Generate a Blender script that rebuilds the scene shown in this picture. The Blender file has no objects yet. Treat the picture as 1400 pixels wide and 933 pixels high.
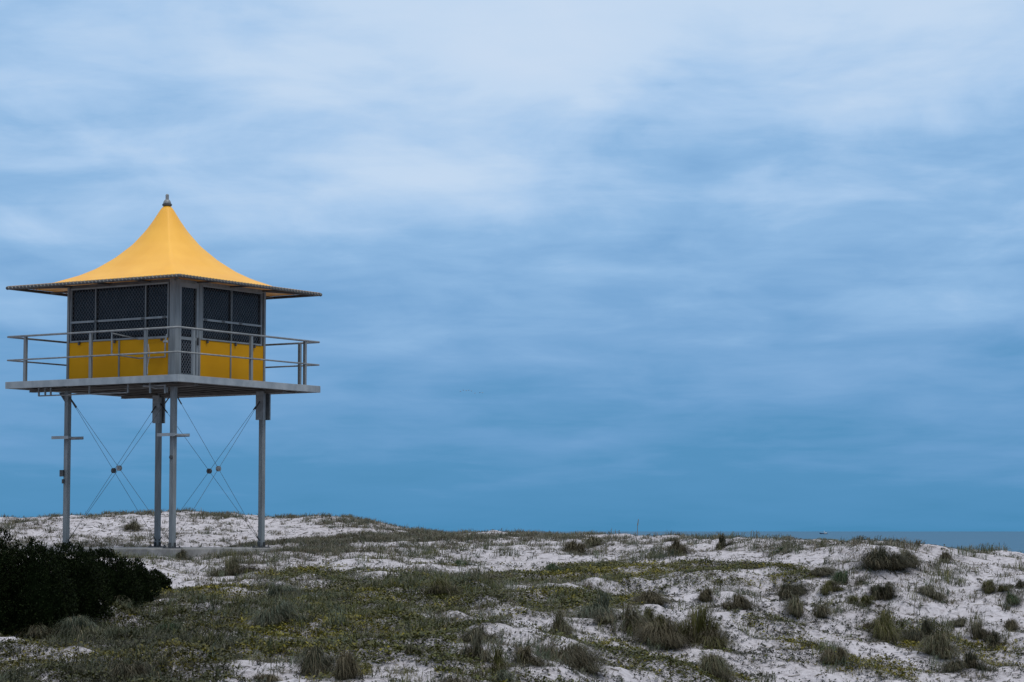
import bpy, bmesh, math, random
import numpy as np
from mathutils import Vector

random.seed(7)
RNG = np.random.default_rng(11)
scene = bpy.context.scene
C = scene.collection
PI = math.pi

# ------------------------------------------------------------------ camera
FPX, PW, PH, HOR, CZ = 3323.3, 1400.0, 933.0, 726.6, 7.0
PITCH = math.atan((HOR - PH / 2) / FPX)
cp, sp = math.cos(PITCH), math.sin(PITCH)
cam = bpy.data.cameras.new('camera')
cam.sensor_width = 36.0
cam.lens = 36.0 * FPX / PW
cam.clip_start = 0.5
cam.clip_end = 300000
camo = bpy.data.objects.new('camera', cam)
C.objects.link(camo)
camo.location = (0, 0, CZ)
camo.rotation_euler = (PI / 2 + PITCH, 0, 0)
scene.camera = camo

scene.view_settings.view_transform = 'Standard'
scene.view_settings.look = 'None'
scene.view_settings.exposure = 0.0
scene.view_settings.gamma = 1.0


def project(P):
    P = np.asarray(P, float)
    X, Y, Z = P[..., 0], P[..., 1], P[..., 2] - CZ
    d = Y * cp + Z * sp
    u = -Y * sp + Z * cp
    return PW / 2 + FPX * X / d, PH / 2 - FPX * u / d


def ray_dirs(px, py):
    x = (np.asarray(px, float) - PW / 2) / FPX
    y = -(np.asarray(py, float) - PH / 2) / FPX
    return np.stack([x, cp - sp * y, sp + cp * y], -1)


# ------------------------------------------------------------------ noise
def _hash(ix, iy, seed):
    h = (ix.astype(np.int64) * 374761393 + iy.astype(np.int64) * 668265263 + seed * 974634777) & 0xffffffff
    h = ((h ^ (h >> 13)) * 1274126177) & 0xffffffff
    h = h ^ (h >> 16)
    return (h & 0xffff) / 65535.0


def vnoise(x, y, seed=0):
    x = np.asarray(x, float); y = np.asarray(y, float)
    ix, iy = np.floor(x), np.floor(y)
    fx, fy = x - ix, y - iy
    ix = ix.astype(np.int64); iy = iy.astype(np.int64)
    fx = fx * fx * fx * (fx * (fx * 6 - 15) + 10)
    fy = fy * fy * fy * (fy * (fy * 6 - 15) + 10)
    a = _hash(ix, iy, seed); b = _hash(ix + 1, iy, seed)
    c = _hash(ix, iy + 1, seed); d = _hash(ix + 1, iy + 1, seed)
    return (a * (1 - fx) + b * fx) * (1 - fy) + (c * (1 - fx) + d * fx) * fy - 0.5


def fbm(x, y, seed=0, n=3):
    s, a = 0, 1.0
    for k in range(n):
        s = s + a * vnoise(x * 2 ** k + 17.3 * k, y * 2 ** k - 9.1 * k, seed + k)
        a *= .5
    return s


# ------------------------------------------------------------------ materials
def new_mat(name):
    m = bpy.data.materials.new(name)
    m.use_nodes = True
    nt = m.node_tree
    return m, nt, nt.nodes['Principled BSDF'], nt.nodes['Material Output']


def noise_node(nt, scale, detail=4, coord='Object', rough=.55, stretch=None):
    tc = nt.nodes.new('ShaderNodeTexCoord')
    n = nt.nodes.new('ShaderNodeTexNoise')
    n.inputs['Scale'].default_value = scale
    n.inputs['Detail'].default_value = detail
    n.inputs['Roughness'].default_value = rough
    if stretch:
        mp = nt.nodes.new('ShaderNodeMapping')
        mp.inputs['Scale'].default_value = stretch
        nt.links.new(tc.outputs[coord], mp.inputs['Vector'])
        nt.links.new(mp.outputs['Vector'], n.inputs['Vector'])
    else:
        nt.links.new(tc.outputs[coord], n.inputs['Vector'])
    return n


def ramp(nt, src, stops):
    r = nt.nodes.new('ShaderNodeValToRGB')
    el = r.color_ramp.elements
    while len(el) < len(stops):
        el.new(.5)
    for e, (p, c) in zip(el, stops):
        e.position = p
        e.color = (*c, 1)
    nt.links.new(src, r.inputs['Fac'])
    return r


def mottled(name, c0, c1, scale=6, rough=.5, metal=0, bump=0, stretch=None, lo=.35, hi=.68):
    m, nt, b, out = new_mat(name)
    n = noise_node(nt, scale, 5, stretch=stretch)
    r = ramp(nt, n.outputs['Fac'], [(lo, c0), (hi, c1)])
    nt.links.new(r.outputs['Color'], b.inputs['Base Color'])
    b.inputs['Roughness'].default_value = rough
    b.inputs['Metallic'].default_value = metal
    if bump:
        bp = nt.nodes.new('ShaderNodeBump')
        bp.inputs['Strength'].default_value = bump
        bp.inputs['Distance'].default_value = .01
        nt.links.new(n.outputs['Fac'], bp.inputs['Height'])
        nt.links.new(bp.outputs['Normal'], b.inputs['Normal'])
    return m


def tint_mat(name, rough=.6, transl=.15):
    """foliage colour comes from a plain per-blade colour attribute"""
    m, nt, b, out = new_mat(name)
    at = nt.nodes.new('ShaderNodeAttribute')
    at.attribute_name = 'tint'
    nt.links.new(at.outputs['Color'], b.inputs['Base Color'])
    b.inputs['Roughness'].default_value = rough
    b.inputs['Specular IOR Level'].default_value = .25
    if transl:
        tr = nt.nodes.new('ShaderNodeBsdfTranslucent')
        nt.links.new(at.outputs['Color'], tr.inputs['Color'])
        mx = nt.nodes.new('ShaderNodeMixShader')
        mx.inputs[0].default_value = transl
        nt.links.new(b.outputs[0], mx.inputs[1])
        nt.links.new(tr.outputs[0], mx.inputs[2])
        nt.links.new(mx.outputs[0], out.inputs['Surface'])
    return m


M = {}
M['grey_steel'] = mottled('grey_steel', (.115, .130, .138), (.19, .212, .225), 5, .5, 0, 0, (3, 3, .3))
M['pale_alloy'] = mottled('pale_alloy', (.20, .228, .248), (.295, .325, .345), 3, .45, 0, 0, (1.5, 1.5, 1))
M['frame_alloy'] = mottled('frame_alloy', (.145, .165, .18), (.21, .235, .25), 3, .45)
M['galvanised'] = mottled('galvanised', (.15, .163, .172), (.24, .258, .267), 9, .45, .25)
M['dark_steel'] = mottled('dark_steel', (.03, .033, .036), (.06, .063, .066), 8, .5)
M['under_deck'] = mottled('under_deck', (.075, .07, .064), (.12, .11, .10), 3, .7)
M['yellow_panel'] = mottled('yellow_panel', (.47, .222, .001), (.53, .258, .002), 1.3, .55, 0, 0, (1, 1, .5))
M['yellow_panel'].node_tree.nodes['Principled BSDF'].inputs['Specular IOR Level'].default_value = .12
M['concrete'] = mottled('concrete', (.15, .147, .14), (.27, .265, .255), 5, .9, 0, .4)
M['screen_wire'] = mottled('screen_wire', (.05, .056, .066), (.085, .092, .105), 5, .5)
M['lace'] = mottled('lace', (.17, .165, .145), (.27, .26, .23), 12, .7)
M['blade'] = tint_mat('grass_blade')
M['leaf'] = tint_mat('ground_leaf', .5, .12)
M['bush_leaf'] = tint_mat('bush_leaf', .7, .05)
M['bush_leaf'].node_tree.nodes['Principled BSDF'].inputs['Specular IOR Level'].default_value = .06
M['twig'] = tint_mat('dead_twig', .9, 0)
M['bark'] = mottled('bark', (.03, .025, .02), (.06, .05, .04), 20, .9)


def make_glass():
    m, nt, b, out = new_mat('dark_glass')
    b.inputs['Base Color'].default_value = (.009, .010, .013, 1)
    b.inputs['Roughness'].default_value = .12
    b.inputs['Specular IOR Level'].default_value = .22
    n = noise_node(nt, 1.2, 3)
    r = ramp(nt, n.outputs['Fac'], [(.3, (.003, .0035, .005)), (.7, (.008, .009, .011))])
    nt.links.new(r.outputs['Color'], b.inputs['Base Color'])
    return m


M['glass'] = make_glass()


def make_canopy():
    m, nt, b, out = new_mat('yellow_membrane')
    n = noise_node(nt, 1.6, 5, stretch=(1, 1, .5))
    r = ramp(nt, n.outputs['Fac'], [(.3, (.86, .42, .024)), (.72, (.95, .50, .042))])
    nt.links.new(r.outputs['Color'], b.inputs['Base Color'])
    b.inputs['Roughness'].default_value = .5
    b.inputs['Specular IOR Level'].default_value = .5
    b.inputs['Coat Weight'].default_value = .25
    b.inputs['Coat Roughness'].default_value = .4
    tr = nt.nodes.new('ShaderNodeBsdfTranslucent')
    tr.inputs['Color'].default_value = (.8, .42, .05, 1)
    mx = nt.nodes.new('ShaderNodeMixShader')
    mx.inputs[0].default_value = .12
    nt.links.new(b.outputs[0], mx.inputs[1])
    nt.links.new(tr.outputs[0], mx.inputs[2])
    nt.links.new(mx.outputs[0], out.inputs['Surface'])
    return m


M['canopy'] = make_canopy()


def make_sand():
    m, nt, b, out = new_mat('pale_sand')
    n1 = noise_node(nt, .55, 5)
    n2 = noise_node(nt, 9, 6, rough=.7)
    n3 = noise_node(nt, 60, 3, rough=.7)
    r1 = ramp(nt, n1.outputs['Fac'], [(.3, (.42, .400, .418)), (.7, (.53, .510, .537))])
    r2 = ramp(nt, n2.outputs['Fac'], [(.32, (.34, .31, .29)), (.44, (.82, .81, .81)), (.58, (1, 1, 1))])
    mx = nt.nodes.new('ShaderNodeMixRGB')
    mx.blend_type = 'MULTIPLY'
    mx.inputs[0].default_value = .85
    nt.links.new(r1.outputs['Color'], mx.inputs[1])
    nt.links.new(r2.outputs['Color'], mx.inputs[2])
    nt.links.new(mx.outputs[0], b.inputs['Base Color'])
    b.inputs['Roughness'].default_value = .95
    b.inputs['Specular IOR Level'].default_value = .15
    ad = nt.nodes.new('ShaderNodeMath'); ad.operation = 'MULTIPLY_ADD'
    ad.inputs[1].default_value = .35
    nt.links.new(n3.outputs['Fac'], ad.inputs[0])
    nt.links.new(n2.outputs['Fac'], ad.inputs[2])
    bp = nt.nodes.new('ShaderNodeBump')
    bp.inputs['Strength'].default_value = .7
    bp.inputs['Distance'].default_value = .05
    nt.links.new(ad.outputs[0], bp.inputs['Height'])
    nt.links.new(bp.outputs['Normal'], b.inputs['Normal'])
    return m


M['sand'] = make_sand()


def make_sea():
    m, nt, b, out = new_mat('sea_water')
    nt.nodes.remove(b)
    n = noise_node(nt, .02, 4, stretch=(1, 3, 1))
    r = ramp(nt, n.outputs['Fac'], [(.3, (.046, .122, .200)), (.7, (.058, .146, .228))])
    df = nt.nodes.new('ShaderNodeBsdfDiffuse')
    nt.links.new(r.outputs['Color'], df.inputs['Color'])
    gl = nt.nodes.new('ShaderNodeBsdfGlossy')
    gl.inputs['Roughness'].default_value = .15
    gl.inputs['Color'].default_value = (.9, .85, .85, 1)
    n2 = noise_node(nt, .25, 4, stretch=(1, 2.2, 1))
    bp = nt.nodes.new('ShaderNodeBump')
    bp.inputs['Strength'].default_value = 1
    bp.inputs['Distance'].default_value = .3
    nt.links.new(n2.outputs['Fac'], bp.inputs['Height'])
    nt.links.new(bp.outputs['Normal'], gl.inputs['Normal'])
    mx = nt.nodes.new('ShaderNodeMixShader')
    mx.inputs[0].default_value = .14
    nt.links.new(df.outputs[0], mx.inputs[1])
    nt.links.new(gl.outputs[0], mx.inputs[2])
    nt.links.new(mx.outputs[0], out.inputs['Surface'])
    return m


M['sea'] = make_sea()

# ------------------------------------------------------------------ world, sun
SUN_EL, SUN_AZ = math.radians(56), math.radians(140)   # azimuth clockwise from +Y
w = bpy.data.worlds.new('World')
scene.world = w
w.use_nodes = True
nt = w.node_tree
for n in list(nt.nodes):
    nt.nodes.remove(n)
L = nt.links.new


def wn(t, **k):
    n = nt.nodes.new(t)
    for a, v in k.items():
        setattr(n, a, v)
    return n


def math_(op, a, b=None, clamp=False):
    n = wn('ShaderNodeMath', operation=op)
    n.use_clamp = clamp
    for i, v in enumerate((a, b)):
        if v is None:
            continue
        if isinstance(v, (int, float)):
            n.inputs[i].default_value = v
        else:
            L(v, n.inputs[i])
    return n.outputs[0]


sky = wn('ShaderNodeTexSky', sky_type='NISHITA')
sky.sun_disc = False
sky.sun_elevation = SUN_EL
sky.sun_rotation = SUN_AZ
bg1 = wn('ShaderNodeBackground')
bg1.inputs['Strength'].default_value = .10
L(sky.outputs[0], bg1.inputs['Color'])
tc = wn('ShaderNodeTexCoord')
sx = wn('ShaderNodeSeparateXYZ')
L(tc.outputs['Generated'], sx.inputs[0])
zc = math_('MAXIMUM', sx.outputs['Z'], 0.0)
den = math_('ADD', zc, .10)
cx = math_('DIVIDE', sx.outputs['X'], den)
cy = math_('DIVIDE', sx.outputs['Y'], den)
cmb = wn('ShaderNodeCombineXYZ')
L(cx, cmb.inputs[0]); L(cy, cmb.inputs[1])


def wnoise(scale, detail, rough, loc, stretch=(1, 1, 1), dist=0.0):
    mp = wn('ShaderNodeMapping')
    mp.inputs['Location'].default_value = loc
    mp.inputs['Scale'].default_value = stretch
    L(cmb.outputs[0], mp.inputs['Vector'])
    n = wn('ShaderNodeTexNoise')
    n.inputs['Scale'].default_value = scale
    n.inputs['Detail'].default_value = detail
    n.inputs['Roughness'].default_value = rough
    n.inputs['Distortion'].default_value = dist
    L(mp.outputs[0], n.inputs['Vector'])
    return math_('SUBTRACT', n.outputs['Fac'], .5)


na = wnoise(.85, 2, .5, (11.3, 5.1, 0), (1.5, .9, 1), .2)
nb = wnoise(2.5, 7, .54, (2.2, 8.8, 0), (1.35, .9, 1), .35)
nc = wnoise(7.0, 6, .6, (1.2, 9.9, 0), (.6, 1, 1), .5)
s1 = math_('MULTIPLY', na, 1.1)
s2 = math_('MULTIPLY', nb, .78)
s3 = math_('MULTIPLY', nc, .20)
nsum = math_('ADD', math_('ADD', s1, s2), s3)
# undulation of the layer fades towards the horizon
amp = math_('ADD', math_('MULTIPLY', math_('MINIMUM', zc, .16), 1.45), .021)
f = math_('ADD', zc, math_('MULTIPLY', nsum, amp))
fr = math_('POWER', math_('MAXIMUM', f, 0.0), .5)          # spread the low sky over the ramp
rp = wn('ShaderNodeValToRGB')
stops = [(0.0, (.056, .248, .475)), (.022, (.074, .275, .525)), (.05, (.128, .328, .605)),
         (.085, (.190, .390, .675)), (.125, (.272, .480, .760)), (.165, (.40, .59, .845)),
         (.215, (.545, .695, .89)), (.27, (.59, .72, .895)), (.36, (.43, .53, .69)), (.60, (.46, .53, .65)), (1.0, (1.75, 1.80, 1.88))]
el = rp.color_ramp.elements
while len(el) < len(stops):
    el.new(.5)
for e, (p, c) in zip(el, stops):
    e.position = math.sqrt(p)
    e.color = (*c, 1)
L(fr, rp.inputs['Fac'])
bg2 = wn('ShaderNodeBackground')
bg2.inputs['Strength'].default_value = 1.0
L(rp.outputs['Color'], bg2.inputs['Color'])
mixs = wn('ShaderNodeMixShader')
mixs.inputs[0].default_value = .95
L(bg1.outputs[0], mixs.inputs[1])
L(bg2.outputs[0], mixs.inputs[2])
wo = wn('ShaderNodeOutputWorld')
L(mixs.outputs[0], wo.inputs['Surface'])

sun = bpy.data.lights.new('sun', 'SUN')
sun.energy = 1.15
sun.angle = math.radians(16)
sun.color = (1, .95, .88)
so = bpy.data.objects.new('sun', sun)
C.objects.link(so)
sd = Vector((math.sin(SUN_AZ) * math.cos(SUN_EL), math.cos(SUN_AZ) * math.cos(SUN_EL), math.sin(SUN_EL)))
so.rotation_euler = (-sd).to_track_quat('-Z', 'Y').to_euler()
so.location = (30, -30, 60)


# ------------------------------------------------------------------ object helpers
def tag(o, label=None, cat=None, group=None, kind=None):
    if label: o['label'] = label
    if cat: o['category'] = cat
    if group: o['group'] = group
    if kind: o['kind'] = kind
    return o


def link(o, parent=None):
    C.objects.link(o)
    if parent is not None:
        o.parent = parent
    return o


def empty(name, loc, rz=0.0):
    o = bpy.data.objects.new(name, None)
    o.empty_display_size = .2
    o.location = loc
    o.rotation_euler = (0, 0, rz)
    return link(o)


def obj(name, bm, mat, parent=None, smooth=False):
    me = bpy.data.meshes.new(name)
    bmesh.ops.recalc_face_normals(bm, faces=bm.faces)
    bm.to_mesh(me)
    bm.free()
    me.materials.append(mat)
    if smooth:
        me.polygons.foreach_set('use_smooth', [True] * len(me.polygons))
    return link(bpy.data.objects.new(name, me), parent)


def npmesh(name, verts, faces, mat, parent=None, tint=None, smooth=False, loc=None):
    """faces: list of (N,k) int arrays; tint: (V,3) colours"""
    me = bpy.data.meshes.new(name)
    verts = np.asarray(verts, np.float32)
    me.vertices.add(len(verts))
    me.vertices.foreach_set('co', verts.ravel())
    idx = np.concatenate([f_.ravel() for f_ in faces]).astype(np.int32)
    tot = np.concatenate([np.full(len(f_), f_.shape[1], np.int32) for f_ in faces])
    start = np.concatenate([[0], np.cumsum(tot)[:-1]]).astype(np.int32)
    me.loops.add(len(idx))
    me.loops.foreach_set('vertex_index', idx)
    me.polygons.add(len(tot))
    me.polygons.foreach_set('loop_start', start)
    if smooth:
        me.polygons.foreach_set('use_smooth', np.ones(len(tot), bool))
    me.update(calc_edges=True)
    if tint is not None:
        a = me.color_attributes.new('tint', 'FLOAT_COLOR', 'POINT')
        col = np.ones((len(verts), 4), np.float32)
        col[:, :3] = tint
        a.data.foreach_set('color', col.ravel())
    me.materials.append(mat)
    o = bpy.data.objects.new(name, me)
    if loc is not None:
        o.location = loc
    return link(o, parent)


def box(bm, x0, x1, y0, y1, z0, z1, bev=0.0):
    r = bmesh.ops.create_cube(bm, size=1.0)
    for v in r['verts']:
        v.co = Vector(((x0 + x1) / 2 + v.co.x * (x1 - x0), (y0 + y1) / 2 + v.co.y * (y1 - y0), (z0 + z1) / 2 + v.co.z * (z1 - z0)))
    if bev:
        es = list({e for v in r['verts'] for e in v.link_edges})
        bmesh.ops.bevel(bm, geom=es, offset=bev, segments=2, affect='EDGES', profile=.5)


def tube(bm, p0, p1, r0, r1=None, n=10, caps=True):
    r1 = r0 if r1 is None else r1
    p0, p1 = Vector(p0), Vector(p1)
    d = (p1 - p0).normalized()
    q = d.to_track_quat('Z', 'Y')
    rings = []
    for p, r in ((p0, r0), (p1, r1)):
        rings.append([bm.verts.new(p + q @ Vector((r * math.cos(2 * PI * k / n), r * math.sin(2 * PI * k / n), 0))) for k in range(n)])
    for k in range(n):
        bm.faces.new((rings[0][k], rings[0][(k + 1) % n], rings[1][(k + 1) % n], rings[1][k]))
    if caps:
        bm.faces.new(rings[0][::-1]); bm.faces.new(rings[1])


def path(bm, pts, r, n=8):
    for a, b in zip(pts[:-1], pts[1:]):
        tube(bm, a, b, r, n=n)
    for p in pts[1:-1]:
        s = bmesh.ops.create_icosphere(bm, subdivisions=1, radius=r * 1.02)
        bmesh.ops.translate(bm, verts=s['verts'], vec=Vector(p))


def lathe(bm, prof, n=24, center=(0, 0)):
    rings = []
    for r, z in prof:
        rings.append([bm.verts.new((center[0] + r * math.cos(2 * PI * k / n), center[1] + r * math.sin(2 * PI * k / n), z)) for k in range(n)])
    for a, b in zip(rings[:-1], rings[1:]):
        for k in range(n):
            bm.faces.new((a[k], a[(k + 1) % n], b[(k + 1) % n], b[k]))
    bm.faces.new(rings[0][::-1]); bm.faces.new(rings[-1])


# ------------------------------------------------------------------ terrain
CT = [  # picture column, picture row, distance: where the sand surface stands
    (-300, 735, 70), (0, 714, 71), (60, 706, 72), (120, 704, 72), (200, 703, 73), (300, 705, 73), (400, 706.5, 72), (480, 712, 71), (540, 720, 70), (590, 728, 68), (630, 733, 66),
    (0, 740, 64), (100, 742, 63), (200, 743, 63), (300, 743, 63), (330, 725, 67.5), (150, 722, 67.5), (60, 725, 67), (400, 738, 62), (450, 722, 66), (500, 733, 62),
    (60, 755, 57), (60, 765, 50), (-100, 770, 50), (-100, 745, 62),
    (190, 768, 51.2), (250, 768.5, 51.0), (310, 766, 51.2), (352, 753, 52.6), (400, 752, 54.5), (350, 745, 59),
    (230, 800, 45), (300, 790, 47), (400, 782, 48), (500, 800, 45.5), (300, 830, 40), (150, 850, 36.5), (0, 870, 34), (-150, 870, 34),
    (-150, 933, 27), (0, 933, 27), (200, 933, 27), (400, 933, 27), (600, 933, 27.5), (300, 880, 32.5), (500, 870, 34), (500, 835, 39.5),
    (600, 800, 45), (600, 770, 51), (600, 745, 58), (500, 748, 57), (500, 770, 51),
    (700, 734, 64), (700, 750, 57), (700, 775, 50), (700, 800, 45), (700, 830, 40), (700, 870, 34), (750, 900, 31), (780, 933, 30),
    (800, 735, 60), (850, 735, 59), (850, 750, 55), (850, 780, 49), (850, 800, 45.5), (850, 840, 40.5), (850, 890, 35.5), (850, 933, 32),
    (930, 735, 57), (1000, 736, 55), (1000, 745, 53), (1000, 770, 49), (1000, 800, 45), (1000, 850, 40.5), (1000, 900, 37), (1000, 933, 35), (1000, 1010, 30),
    (1070, 746, 52), (1125, 750, 51), (1150, 749, 50), (1150, 760, 48), (1150, 800, 44.8), (1150, 850, 41.5), (1150, 900, 38.8), (1150, 933, 37), (1150, 1010, 32),
    (1230, 749, 49.5), (1300, 760, 50), (1390, 765, 52), (500, 728, 79), (600, 745, 77), (700, 750, 72), (800, 752, 68), (900, 752, 66), (1000, 756, 63), (1080, 762, 60), (1150, 766, 58), (1230, 772, 57), (1300, 782, 58), (1390, 785, 60), (1000, 800, 74), (1200, 820, 72), (1390, 830, 74), (1390, 785, 47), (1300, 805, 45), (1390, 835, 43.5), (1300, 870, 41), (1390, 880, 41), (1390, 933, 38.2), (1250, 933, 37.5), (1390, 1010, 33),
    (1600, 775, 53), (1600, 800, 46), (1600, 850, 42.5), (1600, 933, 38.5), (1600, 1010, 33)]
pts = []
for px, py, D in CT:
    d = ray_dirs(px, py)
    k = D / d[1]
    pts.append((d[0] * k, D, CZ + d[2] * k))
for u in np.linspace(-.34, .34, 7):
    for D, z in ((20, 5.32), (8, 5.33), (-5, 5.3), (-20, 5.3)):
        pts.append((u * max(D, 20), D, z))
    for D, z in ((86, 5.4), (100, 3.8), (118, 1.5), (140, -.8), (170, -2)):
        pts.append((u * D, D, z))
# level pad round the tower footing
for x, y in ((-8.6, 55.6), (-6.2, 55.8), (-7.5, 57.2), (-9.4, 56.4), (-7.6, 59.4)):
    pts.append((x, y, 6.45))
pts = np.array(pts)
SC = 20.0


def tps_k(r2):
    return .5 * r2 * np.log(r2 + 1e-9)


def fit_tps(P, lam=2e-3):
    n = len(P)
    xy = P[:, :2] / SC
    r2 = ((xy[:, None] - xy[None]) ** 2).sum(-1)
    A = np.zeros((n + 3, n + 3))
    A[:n, :n] = tps_k(r2) + lam * np.eye(n)
    A[:n, n] = 1; A[:n, n + 1:] = xy
    A[n, :n] = 1; A[n + 1:, :n] = xy.T
    return xy, np.linalg.solve(A, np.concatenate([P[:, 2], np.zeros(3)]))


TXY, TW = fit_tps(pts)


def base_h(X, Y):
    Yc = np.clip(Y, -20, 168)
    lim = np.maximum(7.0, .31 * Yc)
    Xc = np.clip(X, -lim, lim)
    x, y = Xc / SC, Yc / SC
    z = TW[-3] + TW[-2] * x + TW[-1] * y
    for (a, b), ww in zip(TXY, TW[:-3]):
        z = z + ww * tps_k((x - a) ** 2 + (y - b) ** 2)
    return np.clip(z, -6, 9)


TH = .5682
N0 = np.array([-7.2998, 53.0])
AX = np.array([math.sin(TH), math.cos(TH)])       # tower x axis
AY = np.array([-math.cos(TH), math.sin(TH)])      # tower y axis
SLABZ = CZ - .386 + .005


tcx, tcy = N0 + 2.33 * (AX + AY)


def tower_st(X, Y):
    dx, dy = X - N0[0], Y - N0[1]
    return dx * AX[0] + dy * AX[1], dx * AY[0] + dy * AY[1]


def full_h(X, Y):
    z = base_h(X, Y)
    far = np.hypot(X - tcx, Y - tcy)
    calm = np.clip((far - 2.5) / 4.0, .25, 1)
    u, v = X * .80 - Y * .6, X * .6 + Y * .80
    rel = 1 + .7 * np.clip((49 - Y) / 5, 0, 1) * np.clip((Y - 24) / 6, 0, 1)
    z = z + calm * rel * (.15 * fbm(X / 2.6, Y / 3.4, 3, 3) + .10 * (fbm(u / 1.9, v / .75, 61, 3)) + .10 * fbm(X / .8, Y / .9, 21, 3))
    z = z + .034 * fbm(X / .26, Y / .28, 41, 2)
    # keep the sand under the top of the footing
    s, t = tower_st(X, Y)
    ins = np.clip(np.minimum(np.minimum(s + .3, 5.0 - s), np.minimum(t + .3, 5.0 - t)) / .3, 0, 1)
    bury = np.clip((s - 3.2) / .8, 0, 1) * np.clip((1.6 - t) / .8, 0, 1)     # sand drifted over the right end
    cap = SLABZ - .06 + .10 * bury
    dfr = np.maximum(-s, -t)                                    # sand kept low along the two near faces of the slab
    side_ok = np.clip((np.minimum(4.9 - s, 4.9 - t)) / .5, 0, 1) * np.clip((1.8 - dfr) / .9, 0, 1) * (dfr > -.3)
    fcap = SLABZ - .22 + .18 * vnoise(X * 1.3, Y * 1.3, 51) + .38 * bury
    z = z * (1 - side_ok) + np.minimum(z, fcap) * side_ok
    return z * (1 - ins) + np.minimum(z, cap) * ins


def axis(fine0, fine1, step, out0, out1):
    a = np.arange(fine0, fine1 + 1e-6, step)
    lo, s, x = [], step, fine0
    while x > out0:
        s *= 1.35; x -= s; lo.append(max(x, out0))
    hi, s, x = [], step, fine1
    while x < out1:
        s *= 1.35; x += s; hi.append(min(x, out1))
    return np.concatenate([lo[::-1], a, hi])


gx = axis(-19, 19, .11, -4000, 4000)
gy = axis(21, 80, .11, -4000, 200)
GX, GY = np.meshgrid(gx, gy)
GZ = full_h(GX.ravel(), GY.ravel()).reshape(GX.shape)
nx, ny = len(gx), len(gy)
ii = np.arange(nx * ny).reshape(ny, nx)
quads = np.stack([ii[:-1, :-1], ii[:-1, 1:], ii[1:, 1:], ii[1:, :-1]], -1).reshape(-1, 4)
ground = npmesh('sand_dunes', np.stack([GX, GY, GZ], -1).reshape(-1, 3), [quads], M['sand'], smooth=True)
tag(ground, 'pale sand dunes rising to a low crest before the sea', 'dune', kind='structure')


def H(X, Y):
    X = np.asarray(X, float); Y = np.asarray(Y, float)
    i = np.clip(np.searchsorted(gx, X) - 1, 0, nx - 2)
    j = np.clip(np.searchsorted(gy, Y) - 1, 0, ny - 2)
    fx = np.clip((X - gx[i]) / (gx[i + 1] - gx[i]), 0, 1)
    fy = np.clip((Y - gy[j]) / (gy[j + 1] - gy[j]), 0, 1)
    return (GZ[j, i] * (1 - fx) + GZ[j, i + 1] * fx) * (1 - fy) + (GZ[j + 1, i] * (1 - fx) + GZ[j + 1, i + 1] * fx) * fy


def ground_at(px, py):
    """where the sight line through a picture point meets the sand"""
    d = ray_dirs(px, py)
    Y = np.arange(22, 100, .04)
    k = Y / d[1]
    X, Z = d[0] * k, CZ + d[2] * k
    hit = np.nonzero(H(X, Y) >= Z)[0]
    q = hit[0] if len(hit) else int(np.argmin(np.abs(Y - 62)))
    return X[q], Y[q], float(H(X[q], Y[q]))


# sea
bm = bmesh.new()
ys = [70, 160, 400, 1000, 3000, 10000, 30000, 90000]
xs = [-90000, -20000, -5000, -1000, 0, 1000, 5000, 20000, 90000]
gv = [[bm.verts.new((x, y, 0)) for x in xs] for y in ys]
for a, b in zip(gv[:-1], gv[1:]):
    for k in range(len(xs) - 1):
        bm.faces.new((a[k], a[k + 1], b[k + 1], b[k]))
tag(obj('sea', bm, M['sea']), 'calm grey blue sea beyond the dunes up to the horizon', 'sea', kind='structure')

# ------------------------------------------------------------------ tower
BC = 2.33                                            # footing centre in corner coordinates
tc_xy = N0 + BC * (AX + AY)
tower = empty('lifeguard_tower', (tc_xy[0], tc_xy[1], SLABZ), PI / 2 - TH)
tag(tower, 'yellow roofed lifeguard lookout cabin raised on four grey steel legs', 'lifeguard tower')
O = -BC


def L3(s, t, z):
    return Vector((s + O, t + O, z))


def tb(bm, s0, s1, t0, t1, z0, z1, bev=0):
    box(bm, s0 + O, s1 + O, t0 + O, t1 + O, z0, z1, bev)


def tt(bm, a, b, r, r1=None, n=10):
    tube(bm, L3(*a), L3(*b), r, r1, n)


DB, DT, S = 3.645, 3.802, 5.16
# footing
bm = bmesh.new()
tb(bm, .02, 4.72, .02, 4.72, -.75, 0, .02)
fo = obj('concrete_footing', bm, M['concrete'])
fo.location = tower.location
fo.rotation_euler = tower.rotation_euler
tag(fo, 'grey concrete slab half buried in sand under the tower legs', 'footing')

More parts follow.
